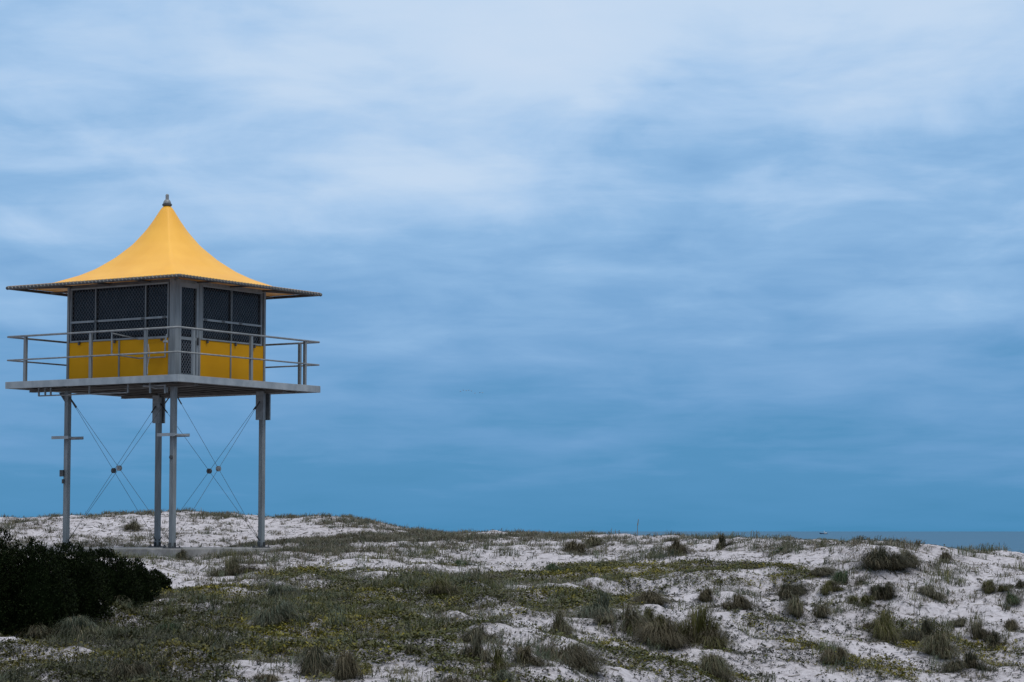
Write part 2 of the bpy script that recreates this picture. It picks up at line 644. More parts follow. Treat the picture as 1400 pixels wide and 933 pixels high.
# legs
l0, l1, hw = .75, 3.91, .058
for s, t in ((l0, l0), (l0, l1), (l1, l0), (l1, l1)):
    bm = bmesh.new()
    tb(bm, s - hw, s + hw, t - hw, t + hw, .02, DB + .09, .008)
    leg = obj('leg', bm, M['grey_steel'], tower)
    bm = bmesh.new()
    tb(bm, s - .15, s + .15, t - .15, t + .15, 0, .025)
    for q in (-1, 1):
        for r in (-1, 1):
            tt(bm, (s + q * .115, t + r * .115, .02), (s + q * .115, t + r * .115, .06), .016, n=6)
    for q, r in ((1, 0), (-1, 0), (0, 1), (0, -1)):          # gussets at the foot
        if q:
            tb(bm, min(s + q * hw, s + q * .11), max(s + q * hw, s + q * .11), t - .008, t + .008, .02, .13)
        else:
            tb(bm, s - .008, s + .008, min(t + r * hw, t + r * .11), max(t + r * hw, t + r * .11), .02, .13)
    obj('base_plate', bm, M['dark_steel'], leg)
    if (s, t) in ((l0, l0), (l0, l1)):
        bm = bmesh.new()
        g = .25
        tb(bm, s - g, s + g, t - g, t - hw - .002, 2.50, 2.535)
        tb(bm, s - g, s + g, t + hw + .002, t + g, 2.50, 2.535)
        tb(bm, s - g, s - hw - .002, t - hw, t + hw, 2.50, 2.535)
        tb(bm, s + hw + .002, s + g, t - hw, t + hw, 2.50, 2.535)
        for q in (-1, 1):
            tb(bm, s + q * g - .006, s + q * g + .006, t - g - .008, t + g + .008, 2.48, 2.55)
        obj('climb_guard', bm, M['pale_alloy'], leg)
    else:
        bm = bmesh.new()
        c = .03 if (s, t) == (l1, l0) else 0
        g = .115 if c else .10
        for q in (-1, 1):
            tb(bm, s + c + q * g - .02, s + c + q * g + .02, t - g, t + g, 2.97, DB - .01)
        tb(bm, s + c - g + .02, s + c + g - .02, t + hw + .004, t + g, 2.97, DB - .01)
        obj('leg_housing', bm, M['galvanised'], leg)
    if (s, t) == (l0, l1):
        bm = bmesh.new()
        tb(bm, s - hw - .004 - .05, s - hw - .004, t + .02, t + .13, 1.63, 1.78, .006)
        tb(bm, s - hw - .04, s - hw - .004, t + .02, t + .07, 1.47, 1.57, .004)
        obj('junction_box', bm, M['dark_steel'], leg)
        bm = bmesh.new()                              # knee gusset beside the leg top
        vs = [bm.verts.new(L3(s + y_, *tz)) for y_ in (-.01, .01) for tz in ((t + hw, 3.56), (t + hw + .22, 3.56), (t + hw, 3.30))]
        bm.faces.new(vs[:3]); bm.faces.new(vs[3:][::-1])
        for k in range(3):
            bm.faces.new((vs[k], vs[(k + 1) % 3], vs[3 + (k + 1) % 3], vs[3 + k]))
        obj('knee_gusset', bm, M['dark_steel'], leg)
    if (s, t) == (l0, l0):
        bm = bmesh.new()
        tt(bm, (s - hw, t, 2.02), (s - hw - .03, t, 2.02), .045, n=10)
        obj('socket_cap', bm, M['dark_steel'], leg)

# bracing: two crossing cables and a centre disc on each side
for (sa, ta), (sb, tb_) in (((l0, l0), (l0, l1)), ((l0, l0), (l1, l0)), ((l1, l0), (l1, l1)), ((l0, l1), (l1, l1))):
    mid = Vector(((sa + sb) / 2, (ta + tb_) / 2, 1.80))
    for (p, q) in (((sa, ta), (sb, tb_)), ((sb, tb_), (sa, ta))):
        top = Vector((p[0], p[1], 3.50)); bot = Vector((q[0], q[1], .10))
        dirv = (bot - top).normalized()
        a = top + dirv * .07; b = bot - dirv * .07
        bm = bmesh.new()
        tt(bm, a, b, .0042, n=6)
        tt(bm, a, a + dirv * .32, .015, n=8)
        tt(bm, b - dirv * .14, b, .012, n=8)
        obj('brace_cable', bm, M['dark_steel'], tower)
    bm = bmesh.new()
    nrm = Vector((0, 1, 0)) if ta == tb_ else Vector((1, 0, 0))
    tt(bm, mid - nrm * .03, mid + nrm * .03, .062, n=14)
    tt(bm, mid - nrm * .045, mid + nrm * .045, .02, n=8)
    obj('brace_disc', bm, M['dark_steel' if (sa, ta) != (l0, l0) else 'galvanised'], tower)

# deck
bm = bmesh.new()
tb(bm, .055, S - .055, .055, S - .055, DT - .045, DT - .004)
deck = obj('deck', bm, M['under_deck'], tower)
bm = bmesh.new()
tb(bm, 0, .05, 0, S, DB, DT, .006)
tb(bm, S - .05, S, 0, S, DB, DT, .006)
tb(bm, .052, S - .052, 0, .05, DB, DT, .006)
tb(bm, .052, S - .052, S - .05, S, DB, DT, .006)
obj('fascia', bm, M['pale_alloy'], deck)
for k in range(11):
    t = .30 + k * .456
    bm = bmesh.new()
    tb(bm, .06, S - .06, t - .022, t + .022, DB + .012, DT - .048)
    tb(bm, .06, S - .06, t - .05, t - .023, DB + .012, DB + .022)
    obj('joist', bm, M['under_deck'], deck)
for s in (l0, l1):
    bm = bmesh.new()
    tb(bm, s - .06, s + .06, .10, S - .10, DB - .045, DB + .008)
    tb(bm, s - .075, s + .075, .10, S - .10, DB - .055, DB - .047)
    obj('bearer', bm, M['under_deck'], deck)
# hanging rail, pipes and clips under the deck
bm = bmesh.new()
tt(bm, (.36, 1.75, 3.475), (.36, 4.45, 3.475), .016)
for t in (4.45, 4.25, 4.08, 2.9, 1.75):
    tb(bm, .345, .375, t - .018, t + .018, 3.47, DB + .01)
obj('hanging_rail', bm, M['galvanised'], deck)
bm = bmesh.new()
path(bm, [L3(.30, 1.25, 3.60), L3(.30, .62, 3.60), L3(.30, .62, 3.42)], .022)
path(bm, [L3(.42, 1.35, 3.63), L3(.42, 1.0, 3.55), L3(.42, .66, 3.55), L3(.42, .66, 3.44)], .018)
tt(bm, (.22, .98, 3.43), (.22, .98, DB + .01), .024)
obj('service_pipe', bm, M['galvanised'], deck)

# railing: top and mid rail with posts, four sides
ro, re = .03, S - .03
RT, RM = 4.84, 4.30
for side in range(4):
    def rp_(u, z, side=side):
        return {0: L3(ro, u, z), 1: L3(u, ro, z), 2: L3(re, u, z), 3: L3(u, re, z)}[side]
    bm = bmesh.new()
    tube(bm, rp_(ro, RT), rp_(re, RT), .024)
    railing = obj('railing', bm, M['galvanised'], tower, True)
    bm = bmesh.new()
    tube(bm, rp_(ro, RM), rp_(re, RM), .019)
    obj('mid_rail', bm, M['galvanised'], railing, True)
    us = {0: (.98, 2.60, 4.59), 1: (.58, 2.61, 4.62), 2: (.58, 2.6, 4.6), 3: (.58, 2.6, 4.6)}[side]
    for u in us:
        bm = bmesh.new()
        c = rp_(u, 0)
        o2 = .035                                     # posts bolt to the inside of the fascia line
        cx_, cy_ = c.x, c.y
        if side == 0: cx_ += .028
        elif side == 1: cy_ += .028
        elif side == 2: cx_ -= .028
        else: cy_ -= .028
        box(bm, cx_ - .034, cx_ + .034, cy_ - .034, cy_ + .034, DT - .003, RT - .018, .006)
        obj('railing_post', bm, M['grey_steel'], railing)
# gate loop folded in against the left wall
bm = bmesh.new()
path(bm, [L3(.05, 1.97, RT - .03), L3(.05, 1.97, RM + .02), L3(.585, 1.66, 4.25), L3(.585, .875, 4.25), L3(.585, .875, 4.68), L3(.585, 1.66, 4.68), L3(.05, 1.97, RT - .05)], .017)
obj('gate_loop', bm, M['galvanised'], tower)
bm = bmesh.new()
path(bm, [L3(.05, .90, 4.5), L3(.06, .87, 4.25), L3(.06, .93, 4.0), L3(.06, .92, 3.85)], .008, 6)
obj('safety_rope', bm, M['pale_alloy'], tower)
bm = bmesh.new()
tt(bm, (.45, .80, 4.58), (.45, .70, 4.58), .028)
path(bm, [L3(.45, .74, 4.59), L3(.43, .72, 4.66), L3(.42, .70, 4.74)], .014, 6)
obj('rope_cleat', bm, M['pale_alloy'], tower)

# cabin walls
c0, c1 = .633, 3.867
ZT = 6.0


def make_wall(side):
    def wb(bm, u0, u1, d0, d1, z0, z1, bev=0):
        # d is depth inwards from the outer face
        if side == 0: tb(bm, c0 + d0, c0 + d1, u0, u1, z0, z1, bev)
        elif side == 1: tb(bm, u0, u1, c0 + d0, c0 + d1, z0, z1, bev)
        elif side == 2: tb(bm, c1 - d1, c1 - d0, u0, u1, z0, z1, bev)
        else: tb(bm, u0, u1, c1 - d1, c1 - d0, z0, z1, bev)

    def wp(u, d, z):
        return {0: L3(c0 + d, u, z), 1: L3(u, c0 + d, z), 2: L3(c1 - d, u, z), 3: L3(u, c1 - d, z)}[side]

    def strand(bm, ua, za, ub, zb, d, hw_):
        # thin flat strip of the security mesh
        a, b = wp(ua, d, za), wp(ub, d, zb)
        e = (b - a).normalized()
        nrm = (wp(0, 0, 0) - wp(0, 1, 0)).normalized()
        sd_ = e.cross(nrm) * hw_
        v = [bm.verts.new(a + sd_), bm.verts.new(a - sd_), bm.verts.new(b - sd_), bm.verts.new(b + sd_)]
        v2 = [bm.verts.new(x.co - nrm * .004) for x in v]
        bm.faces.new(v); bm.faces.new(v2[::-1])
        for k in range(4):
            bm.faces.new((v[k], v2[k], v2[(k + 1) % 4], v[(k + 1) % 4]))

    def mesh_screen(u0, u1, z0, z1, d, parent, pitch=.088, hw_=.0046):
        bm = bmesh.new()
        slope = 1.25
        for sgn in (1, -1):
            k = -int((z1 - z0) / slope / pitch) - 1
            while True:
                ub = u0 + k * pitch
                # line: u = ub + (z-z0)/slope (sgn=1)  or mirrored
                if ub > u1: break
                za = z0 + max(0, (u0 - ub) * slope)
                zb = min(z1, z0 + (u1 - ub) * slope)
                if zb > za + .01:
                    ua_, ub_ = ub + (za - z0) / slope, ub + (zb - z0) / slope
                    if sgn < 0:
                        ua_, ub_ = u0 + u1 - ua_, u0 + u1 - ub_
                    strand(bm, ua_, za, ub_, zb, d + (0 if sgn > 0 else .005), hw_)
                k += 1
        return obj('mesh_screen', bm, M['screen_wire'], parent)

    has_door = side in (1,)
    p0, p1 = (1.49, 3.80) if has_door else (.80, 3.80)
    w0, w1 = (1.56, 3.735) if has_door else (.83, 3.775)
    bm = bmesh.new()
    wb(bm, p0, p1, .02, .06, DT, 4.685)
    wl = obj('wall_panel', bm, M['yellow_panel'], tower)
    divs = {0: (2.284,), 1: (2.60,), 2: (2.3,), 3: (2.3,)}[side]
    for u in divs:
        bm = bmesh.new()
        wb(bm, u - .02, u + .02, .004, .019, DT + .004, 4.68)
        obj('cover_strip', bm, M['grey_steel'], wl)
    bm = bmesh.new()
    wb(bm, p0 - .002, p0 + .03, .006, .0195, DT + .002, 4.684)
    obj('edge_trim', bm, M['galvanised'], wl)
    # window band
    bm = bmesh.new()
    wb(bm, w0 + .02, w1 - .02, .055, .07, 4.70, 5.93)
    win = obj('window', bm, M['glass'], tower)
    bm = bmesh.new()
    wb(bm, w0 + .008, w0 + .032, .0, .05, 4.69, 5.93)
    wb(bm, w1 - .032, w1 - .008, .0, .05, 4.69, 5.93)
    wb(bm, w0 + .033, w1 - .033, .0, .05, 4.69, 4.725)
    wb(bm, w0 + .033, w1 - .033, .0, .05, 5.895, 5.93)
    wb(bm, w0 + .033, w1 - .033, -.002, .03, 5.125, 5.172)
    obj('window_frame', bm, M['frame_alloy'], win)
    muls = {0: (3.008, 1.514), 1: (2.622,), 2: (1.6, 3.0), 3: (1.6, 3.0)}[side]
    for u in muls:
        for z0_, z1_ in ((4.726, 5.122), (5.175, 5.894)):
            bm = bmesh.new()
            wb(bm, u - .012, u + .012, .004, .04, z0_, z1_)
            obj('mullion', bm, M['grey_steel'], win)
    mesh_screen(w0 + .035, w1 - .035, 4.73, 5.89, .042, win, .088, .0032)
    for u in (w0 + .18, (w0 + w1) / 2 + .1, w1 - .3):
        bm = bmesh.new()
        wb(bm, u - .022, u + .022, -.035, -.001, 4.62, 4.70, .004)
        obj('latch', bm, M['dark_steel'], win)
    for u in (w0 + .12, w0 + .75, w1 - .8):
        bm = bmesh.new()
        wb(bm, u - .05, u + .05, -.012, -.003, 5.13, 5.165)
        obj('hinge', bm, M['dark_steel'], win)
    # posts and header
    bm = bmesh.new()
    wb(bm, .80 if not has_door else .80, 3.80, .01, .08, 5.932, ZT)
    obj('header', bm, M['grey_steel' if has_door else 'dark_steel'], tower)  # doorless sides: black shade under the eave put into the header colour
    if has_door:
        bm = bmesh.new()
        wb(bm, 1.455, 1.488, -.004, .08, DT, 5.931)
        wb(bm, 1.489, 1.558, .004, .06, 4.69, 5.931)
        obj('door_jamb', bm, M['grey_steel'], tower)
        bm = bmesh.new()
        wb(bm, .815, 1.43, .05, .062, DT + .03, 5.90)
        door = obj('door', bm, M['glass'], tower)
        bm = bmesh.new()
        wb(bm, .80, .85, .004, .045, DT + .01, 5.93)
        wb(bm, 1.375, 1.45, .004, .045, DT + .01, 5.93)
        wb(bm, .851, 1.374, .004, .045, DT + .01, DT + .085)
        wb(bm, .851, 1.374, .004, .045, 4.65, 4.715)
        wb(bm, .851, 1.374, .004, .045, 5.83, 5.93)
        obj('door_frame', bm, M['frame_alloy'], door)
        m1 = mesh_screen(.852, 1.373, DT + .086, 4.649, .036, door, .088, .0085)
        mesh_screen(.852, 1.373, 4.716, 5.829, .036, door, .088, .0034)
        bm = bmesh.new()
        wb(bm, 1.39, 1.425, -.04, .003, 4.55, 4.72, .005)
        obj('door_handle', bm, M['dark_steel'], door)


for sd_ in range(4):
    make_wall(sd_)
for s, t in ((0, 0), (0, 1), (1, 0), (1, 1)):
    bm = bmesh.new()
    e0 = .165 if (s, t) == (0, 0) else .066
    a0, a1 = (c0 - .002, c0 + e0) if not s else (c1 - .066, c1 + .002)
    b0, b1 = (c0 - .002, c0 + e0) if not t else (c1 - .066, c1 + .002)
    tb(bm, a0, a1, b0, b1, DT, ZT + .01, .006)
    obj('corner_post', bm, M['grey_steel'], tower)
bm = bmesh.new()
tb(bm, c0 + .09, c1 - .09, c0 + .09, c1 - .09, DT + .003, DT + .03)
obj('cabin_floor', bm, M['under_deck'], tower)

# roof: a tensioned fabric cone on a square eave frame
RC, HALF, ZE, ZK = 2.568, 2.568, 6.012, 8.02
PROF = [(0, 1.0), (.03, .975), (.055, .90), (.082, .82), (.132, .69), (.215, .52), (.329, .355), (.447, .225), (.548, .145), (.717, .05), (.85, .012), (1.0, 0)]
PX_, PY_ = zip(*PROF)


def smooth_prof(x):
    xs_ = np.linspace(0, 1, 400)
    ys_ = np.interp(xs_, PX_, PY_)
    k = np.hanning(25); k /= k.sum()
    yp = np.concatenate([2 * ys_[0] - ys_[1:13][::-1], ys_, np.zeros(12)])
    return np.interp(x, xs_, np.convolve(yp, k, 'valid'))


NS, NPH = 48, 128
RD = HALF * math.sqrt(2)
verts, quads = [], []
svals = np.linspace(.03, 1, NS) ** 1.35
svals[-1] = 1
for si in svals:
    wgt = si ** .55
    rcirc = HALF * 1.12
    for k in range(NPH):
        ph = 2 * PI * k / NPH
        rsq = HALF / max(abs(math.cos(ph)), abs(math.sin(ph)))
        r = si * (rcirc * (1 - wgt) + rsq * wgt)
        rd = si * (rcirc * (1 - wgt) + RD * wgt) / RD
        verts.append((RC + r * math.cos(ph) + O, RC + r * math.sin(ph) + O, ZE + (ZK - ZE) * float(smooth_prof(rd))))
for a in range(NS - 1):
    for k in range(NPH):
        quads.append((a * NPH + k, (a + 1) * NPH + k, (a + 1) * NPH + (k + 1) % NPH, a * NPH + (k + 1) % NPH))
roof = npmesh('roof', verts, [np.array(quads)], M['canopy'], tower, smooth=True)
sol = roof.modifiers.new('thickness', 'SOLIDIFY')
sol.thickness = .008
sol.offset = -1
bm = bmesh.new()
cor = [(0, 0), (2 * HALF, 0), (2 * HALF, 2 * HALF), (0, 2 * HALF)]
for (a, b) in zip(cor, cor[1:] + cor[:1]):
    tt(bm, (*a, ZE - .045), (*b, ZE - .045), .034)
for a in cor:
    s_ = bmesh.ops.create_icosphere(bm, subdivisions=2, radius=.043)
    bmesh.ops.translate(bm, verts=s_['verts'], vec=L3(*a, ZE - .045))
    cabin_c = (c0 + .05 if a[0] < 1 else c1 - .05, c0 + .05 if a[1] < 1 else c1 - .05)
    tt(bm, (*a, ZE - .05), (*cabin_c, 5.985), .03)
for (a, b) in zip(cor, cor[1:] + cor[:1]):            # struts from the cabin head to mid eave
    for f_ in (.27, .5, .73):
        ex, ey = a[0] + (b[0] - a[0]) * f_, a[1] + (b[1] - a[1]) * f_
        ix_ = min(max(ex, c0 + .02), c1 - .02); iy_ = min(max(ey, c0 + .02), c1 - .02)
        tt(bm, (ex, ey, ZE - .05), (ix_, iy_, 5.975), .02, n=8)
obj('eave_frame', bm, M['dark_steel'], roof)
bm = bmesh.new()
for (a, b) in zip(cor, cor[1:] + cor[:1]):
    nl = 46
    dx, dy = (b[0] - a[0]) / nl, (b[1] - a[1]) / nl
    for k in range(nl):
        p = (a[0] + dx * (k + .3), a[1] + dy * (k + .3)); q = (a[0] + dx * (k + .75), a[1] + dy * (k + .75))
        nx_, ny_ = (dy, -dx)
        m_ = math.hypot(nx_, ny_); nx_ /= m_; ny_ /= m_
        tt(bm, (p[0] + nx_ * .02, p[1] + ny_ * .02, ZE - .004), (q[0] + nx_ * .036, q[1] + ny_ * .036, ZE - .062), .0105, n=6)
obj('eave_lacing', bm, M['lace'], roof)
bm = bmesh.new()
lathe(bm, [(.075, 7.97), (.112, 7.985), (.115, 8.025), (.085, 8.035)], 20, (RC + O, RC + O))
ring = obj('apex_ring', bm, M['dark_steel'], roof)
bm = bmesh.new()
lathe(bm, [(.095, 8.036), (.088, 8.075), (.06, 8.12), (.04, 8.135), (.04, 8.24), (.02, 8.262)], 18, (RC + O, RC + O))
obj('finial', bm, M['galvanised'], roof)


# ------------------------------------------------------------------ blades of grass
def blades(base, az, height, out, width, droop, col, segs=3, up=None):
    """arching tapered blades; every argument one entry per blade"""
    n = len(base)
    u = np.linspace(0, 1, segs + 1)
    dirx, diry = np.cos(az), np.sin(az)
    sx_, sy_ = -diry, dirx
    verts = np.zeros((n, 2 * segs + 1, 3))
    for k, uu in enumerate(u):
        o_ = out * uu ** 1.2
        z_ = height * (uu * (1 + droop) - 1.6 * droop * uu ** 2)
        cx_ = base[:, 0] + dirx * o_; cy_ = base[:, 1] + diry * o_; cz_ = base[:, 2] + z_
        wd = width * (1 - uu ** 2) * .5
        if k < segs:
            verts[:, 2 * k, 0] = cx_ - sx_ * wd; verts[:, 2 * k, 1] = cy_ - sy_ * wd; verts[:, 2 * k, 2] = cz_
            verts[:, 2 * k + 1, 0] = cx_ + sx_ * wd; verts[:, 2 * k + 1, 1] = cy_ + sy_ * wd; verts[:, 2 * k + 1, 2] = cz_
        else:
            verts[:, 2 * k, 0] = cx_; verts[:, 2 * k, 1] = cy_; verts[:, 2 * k, 2] = cz_
    V = 2 * segs + 1
    off = (np.arange(n) * V)[:, None]
    qs = [off + np.array([[2 * k, 2 * k + 1, 2 * k + 3, 2 * k + 2]]) for k in range(segs - 1)]
    q = np.concatenate(qs) if qs else np.zeros((0, 4), int)
    t = off + np.array([[2 * segs - 2, 2 * segs - 1, 2 * segs]])
    return verts.reshape(-1, 3), q, t, np.repeat(col, V, 0)


def join(parts):
    vs, qs, ts, cs, o_ = [], [], [], [], 0
    for v, q, t, c in parts:
        vs.append(v); qs.append(q + o_); ts.append(t + o_); cs.append(c); o_ += len(v)
    return np.concatenate(vs), [f_ for f_ in (np.concatenate(qs), np.concatenate(ts)) if len(f_)], np.concatenate(cs)


PAL = {
    'grey': np.array([(.125, .120, .105), (.095, .095, .080), (.155, .145, .125), (.085, .090, .070)]),
    'bluegrey': np.array([(.085, .105, .090), (.070, .088, .078), (.11, .125, .11), (.075, .085, .065)]),
    'olive': np.array([(.078, .080, .022), (.062, .064, .020), (.10, .098, .034), (.048, .050, .020)]),
    'brown': np.array([(.080, .068, .048), (.062, .054, .038), (.105, .090, .066), (.055, .050, .034)]),
    'dark': np.array([(.045, .050, .036), (.036, .042, .028), (.060, .062, .046), (.040, .038, .030)]),
    'green': np.array([(.030, .060, .030), (.040, .072, .036), (.050, .080, .045), (.025, .045, .022)]),
    'mix': np.array([(.105, .105, .080), (.085, .095, .070), (.080, .078, .040), (.125, .110, .090)]),
    'straw': np.array([(.22, .19, .14), (.17, .145, .11), (.26, .23, .18), (.14, .12, .09)]),
}


def pick(pal, n, jit=.22, rng=RNG):
    c = PAL[pal][rng.integers(0, len(PAL[pal]), n)]
    return np.array([1.05, 1.04, .84]) * c * (1 + jit * rng.uniform(-1, 1, (n, 1)))


def disc(n, r, rng=RNG):
    a = rng.uniform(0, 2 * PI, n)
    q = r * np.sqrt(rng.uniform(0, 1, n))
    return q * np.cos(a), q * np.sin(a)


TPOS = []


def tussock(px, py, wpx, hpx, pal, label, dead=.35, group='grass tussocks on the dune', dx=0.0, name='grass_tussock', cat='grass tussock', dens=1.0):
    X, Y, Z = ground_at(px, py)
    m = Y / FPX
    TPOS.append((X, Y, wpx * m * .6))
    W, Ht = wpx * m * .88, hpx * m * 1.1
    R = W * .5
    n = int(np.clip(1500 * dens * (W / .6) * (Ht / .45) ** .4, 260, 3200))
    rng = np.random.default_rng(int(px * 13 + py))
    # several sub clumps give the tussock an uneven outline
    kc = max(3, int(W / .11))
    ccx, ccy = disc(kc, R * .82, rng)
    ccx = ccx * rng.uniform(.85, 1.25) + .12 * R; ccy = ccy * rng.uniform(.7, 1.1)
    cc_h = rng.uniform(.35, 1.15, kc) * (1 - .35 * np.clip(np.hypot(ccx, ccy) / R, 0, 1) ** 2)
    ci = rng.integers(0, kc, n)
    jx, jy = disc(n, min(.10, R * .30), rng)
    bx, by = ccx[ci] + jx, (ccy[ci] + jy) * .8
    bz = H(X + bx, Y + by) - Z - .015
    ang = np.arctan2(by - .20 * R, bx + .34 * R) + rng.normal(0, .7, n)
    rad = np.clip(np.hypot(bx, by) / R, 0, 1)
    arch = np.clip(.75 * rad + rng.uniform(0, .65, n), 0, 1)
    hh = Ht * cc_h[ci] * rng.uniform(.65, 1.65, n) * (1 - .45 * rad ** 1.5)
    out = (.10 + 1.15 * arch) * rng.uniform(.5, 1.2, n) * np.minimum(R * .95, .40)
    droop = .10 + 1.55 * arch * rng.uniform(.7, 1.1, n)
    col = pick(pal, n, .28, rng)
    mask = rng.uniform(size=n) < .06 + dead * .25
    col[mask] = pick('straw', int(mask.sum()), .25, rng) * .75
    wd = rng.uniform(.0035, .0065, n) * (1 + Y / 80)
    v, q, t, c = blades(np.stack([bx, by, bz], -1), ang, hh, out, wd, droop, col, 5)
    o = npmesh(name, v, [q, t], M['blade'], None, c, loc=(X, Y, Z))
    tag(o, label, cat, group)
    # dead thatch: short, flat-lying, dry
    nd = int(n * dead * .8)
    if nd > 30:
        ci = rng.integers(0, kc, nd)
        jx, jy = disc(nd, min(.2, R * .5), rng)
        bx, by = ccx[ci] + jx, (ccy[ci] + jy) * .8
        bz = H(X + bx, Y + by) - Z - .01
        ang = np.arctan2(by - .25 * R, bx + .3 * R) + rng.normal(0, .9, nd)
        hh = Ht * rng.uniform(.2, .7, nd)
        out = rng.uniform(.5, 1.4, nd) * np.minimum(R * .95, .40)
        colr = pick('brown' if pal != 'bluegrey' else 'grey', nd, .3, rng) * .8
        v, q, t, c = blades(np.stack([bx, by, bz], -1), ang, hh, out, np.full(nd, .007), rng.uniform(.9, 1.7, nd), colr, 4)
        npmesh('dead_thatch', v, [q, t], M['blade'], o, c)
    return o


TUSS = [
    (776, 908, 74, 58, 'grey', 'big shaggy grey tussock with olive tips, largest in the centre foreground', .5),
    (722, 908, 46, 26, 'brown', 'low charcoal brown tuft just left of the big shaggy centre tussock', .6),
    (757, 868, 40, 32, 'mix', 'narrow dark tuft on the upslope edge of the big shaggy centre tussock', .4),
    (962, 882, 66, 56, 'olive', 'tall olive tussock at the right end of the long tussock row', .45),
    (913, 884, 62, 42, 'brown', 'wide brown tussock at the lowest dip of the long tussock row', .5),
    (886, 858, 42, 34, 'olive', 'small olive tuft in the middle of the long tussock row', .3),
    (846, 858, 64, 36, 'mix', 'bushy grey green tussock second from left in the long tussock row', .4),
    (818, 842, 56, 30, 'bluegrey', 'blue grey tussock at the left end of the long tussock row', .2),
    (888, 822, 46, 20, 'brown', 'flat dry brown tuft on white sand above the long tussock row', .6),
    (1003, 833, 42, 24, 'brown', 'dark brown mound of dry grass above the right end of the tussock row', .6),
    (964, 822, 26, 18, 'brown', 'tiny dry brown tuft on white sand left of the dark brown mound', .6),
    (1060, 818, 52, 33, 'dark', 'wide dark tussock, upper left of a close pair on the right slope', .5),
    (1101, 842, 42, 36, 'mix', 'upright olive topped tussock, lower right of a close pair on the right slope', .5),
    (1132, 810, 30, 25, 'olive', 'small round bright olive tuft midway up the right slope', .35),
    (1160, 800, 34, 28, 'green', 'dark green leaning tuft just above the small bright olive tuft', .3),
    (1110, 786, 54, 15, 'grey', 'long low grey patch of grass below the boat on the slope', .5),
    (1203, 824, 36, 32, 'dark', 'dark green tussock at the left edge of the smooth sand chute', .4),
    (1176, 828, 32, 18, 'olive', 'low olive tuft touching the left side of the dark green tussock', .3),
    (1212, 877, 44, 40, 'olive', 'tall round olive tussock alone in the speckled sand on the right', .45),
    (1183, 858, 26, 13, 'brown', 'small dead brown tuft beside the tall round olive tussock', .7),
    (1262, 878, 48, 28, 'dark', 'upper end of the long dark drift of grass on the right', .35),
    (1290, 896, 52, 34, 'mix', 'thick middle clump in the long dark drift of grass on the right', .35),
    (1318, 912, 52, 32, 'dark', 'lower end of the long dark drift of grass on the right', .35),
    (1316, 856, 24, 25, 'grey', 'small grey tuft on top of the sand ledge at right', .3),
    (1340, 876, 34, 32, 'grey', 'grey tussock hanging over the sand ledge at right', .5),
    (1357, 886, 26, 20, 'dark', 'dark drooping tuft at the foot of the sand ledge at right', .4),
    (1206, 776, 66, 34, 'dark', 'broad dark tussock just under the crest on the right', .5),
    (1240, 774, 38, 24, 'grey', 'grey dry clump touching the broad dark tussock under the right crest', .5),
    (1284, 768, 28, 22, 'brown', 'brown tuft on the bare shoulder below the sea horizon', .5),
    (1276, 818, 34, 22, 'grey', 'round greyish tuft sitting in the middle of the smooth sand chute', .5),
    (1354, 810, 34, 22, 'olive', 'olive tuft at the left end of the short ledge near the right edge', .4),
    (1378, 824, 26, 20, 'green', 'fresh green tuft at the right end of the short ledge near the right edge', .2),
    (1391, 804, 24, 14, 'dark', 'dark low tuft at the right edge of the picture below the crest', .4),
    (1379, 862, 22, 20, 'brown', 'small brown tuft alone on the sand near the right edge', .6),
    (786, 757, 34, 20, 'brown', 'dark brown tussock overhanging the bare sand hollow near the crest', .5),
    (806, 747, 36, 16, 'mix', 'grey green tussock on the crest just above the bare sand hollow', .4),
    (438, 925, 58, 40, 'dark', 'left half of the big dark double tussock in the lower foreground', .5),
    (470, 928, 40, 46, 'brown', 'right half of the big dark double tussock, with dry brown stems', .5),
    (650, 902, 36, 44, 'grey', 'tall grey tussock left of the round olive foreground tuft', .5),
    (678, 917, 38, 28, 'olive', 'round olive tuft in the lower centre foreground', .35),
    (684, 936, 50, 20, 'bluegrey', 'blue grey tuft at the bottom below the round olive tuft', .3),
    (658, 876, 46, 28, 'dark', 'dark tangle of grass above the tall grey foreground tussock', .5),
    (560, 894, 28, 15, 'mix', 'little tuft on clean sand right of the big double tussock', .4),
    (598, 812, 46, 30, 'olive', 'olive brown tussock on the upper edge of the green mat', .4),
    (318, 787, 46, 26, 'mix', 'dry tussock on pale sand in front of the concrete slab', .6),
    (246, 766, 24, 16, 'dark', 'small tuft growing against the corner of the concrete slab', .3),
    (374, 822, 62, 26, 'bluegrey', 'blue grey tussock at the upper left of the green mat', .3),
    (378, 856, 62, 38, 'bluegrey', 'large silvery tussock in the left part of the green mat', .3),
    (106, 872, 50, 32, 'bluegrey', 'spiky silver grey tussock in front of the dark shrub', .3),
    (52, 868, 48, 20, 'grey', 'soft grey tussock under the left part of the dark shrub', .4),
    (172, 930, 54, 50, 'dark', 'tall dark green tussock in the lower left foreground', .3),
    (228, 866, 34, 20, 'green', 'small pale green spiky tuft right of the dark shrub foot', .2),
    (978, 930, 60, 34, 'mix', 'grey green tussock at the bottom among yellow green leaves', .4),
    (1139, 906, 36, 26, 'brown', 'wispy brown tuft at the top of the lower right leafy drift', .6),
    (922, 758, 40, 20, 'brown', 'brown tussock on the central crest right of the tall stalk', .5),
    (984, 750, 26, 18, 'dark', 'dark tuft on the central crest beside the brown crest tussock', .4),
    (618, 938, 60, 18, 'brown', 'dark brown tuft cut off by the bottom edge in the middle', .5),
    (362, 932, 44, 22, 'brown', 'dark tuft on bare sand left of the big double tussock', .5),
    (660, 796, 48, 22, 'grey', 'grey tussock below the bare sand hollow near the middle', .4),
    (178, 724, 26, 13, 'grey', 'star shaped tuft on the white dune seen between the tower legs', .3),
]
for a in TUSS:
    tussock(*a)
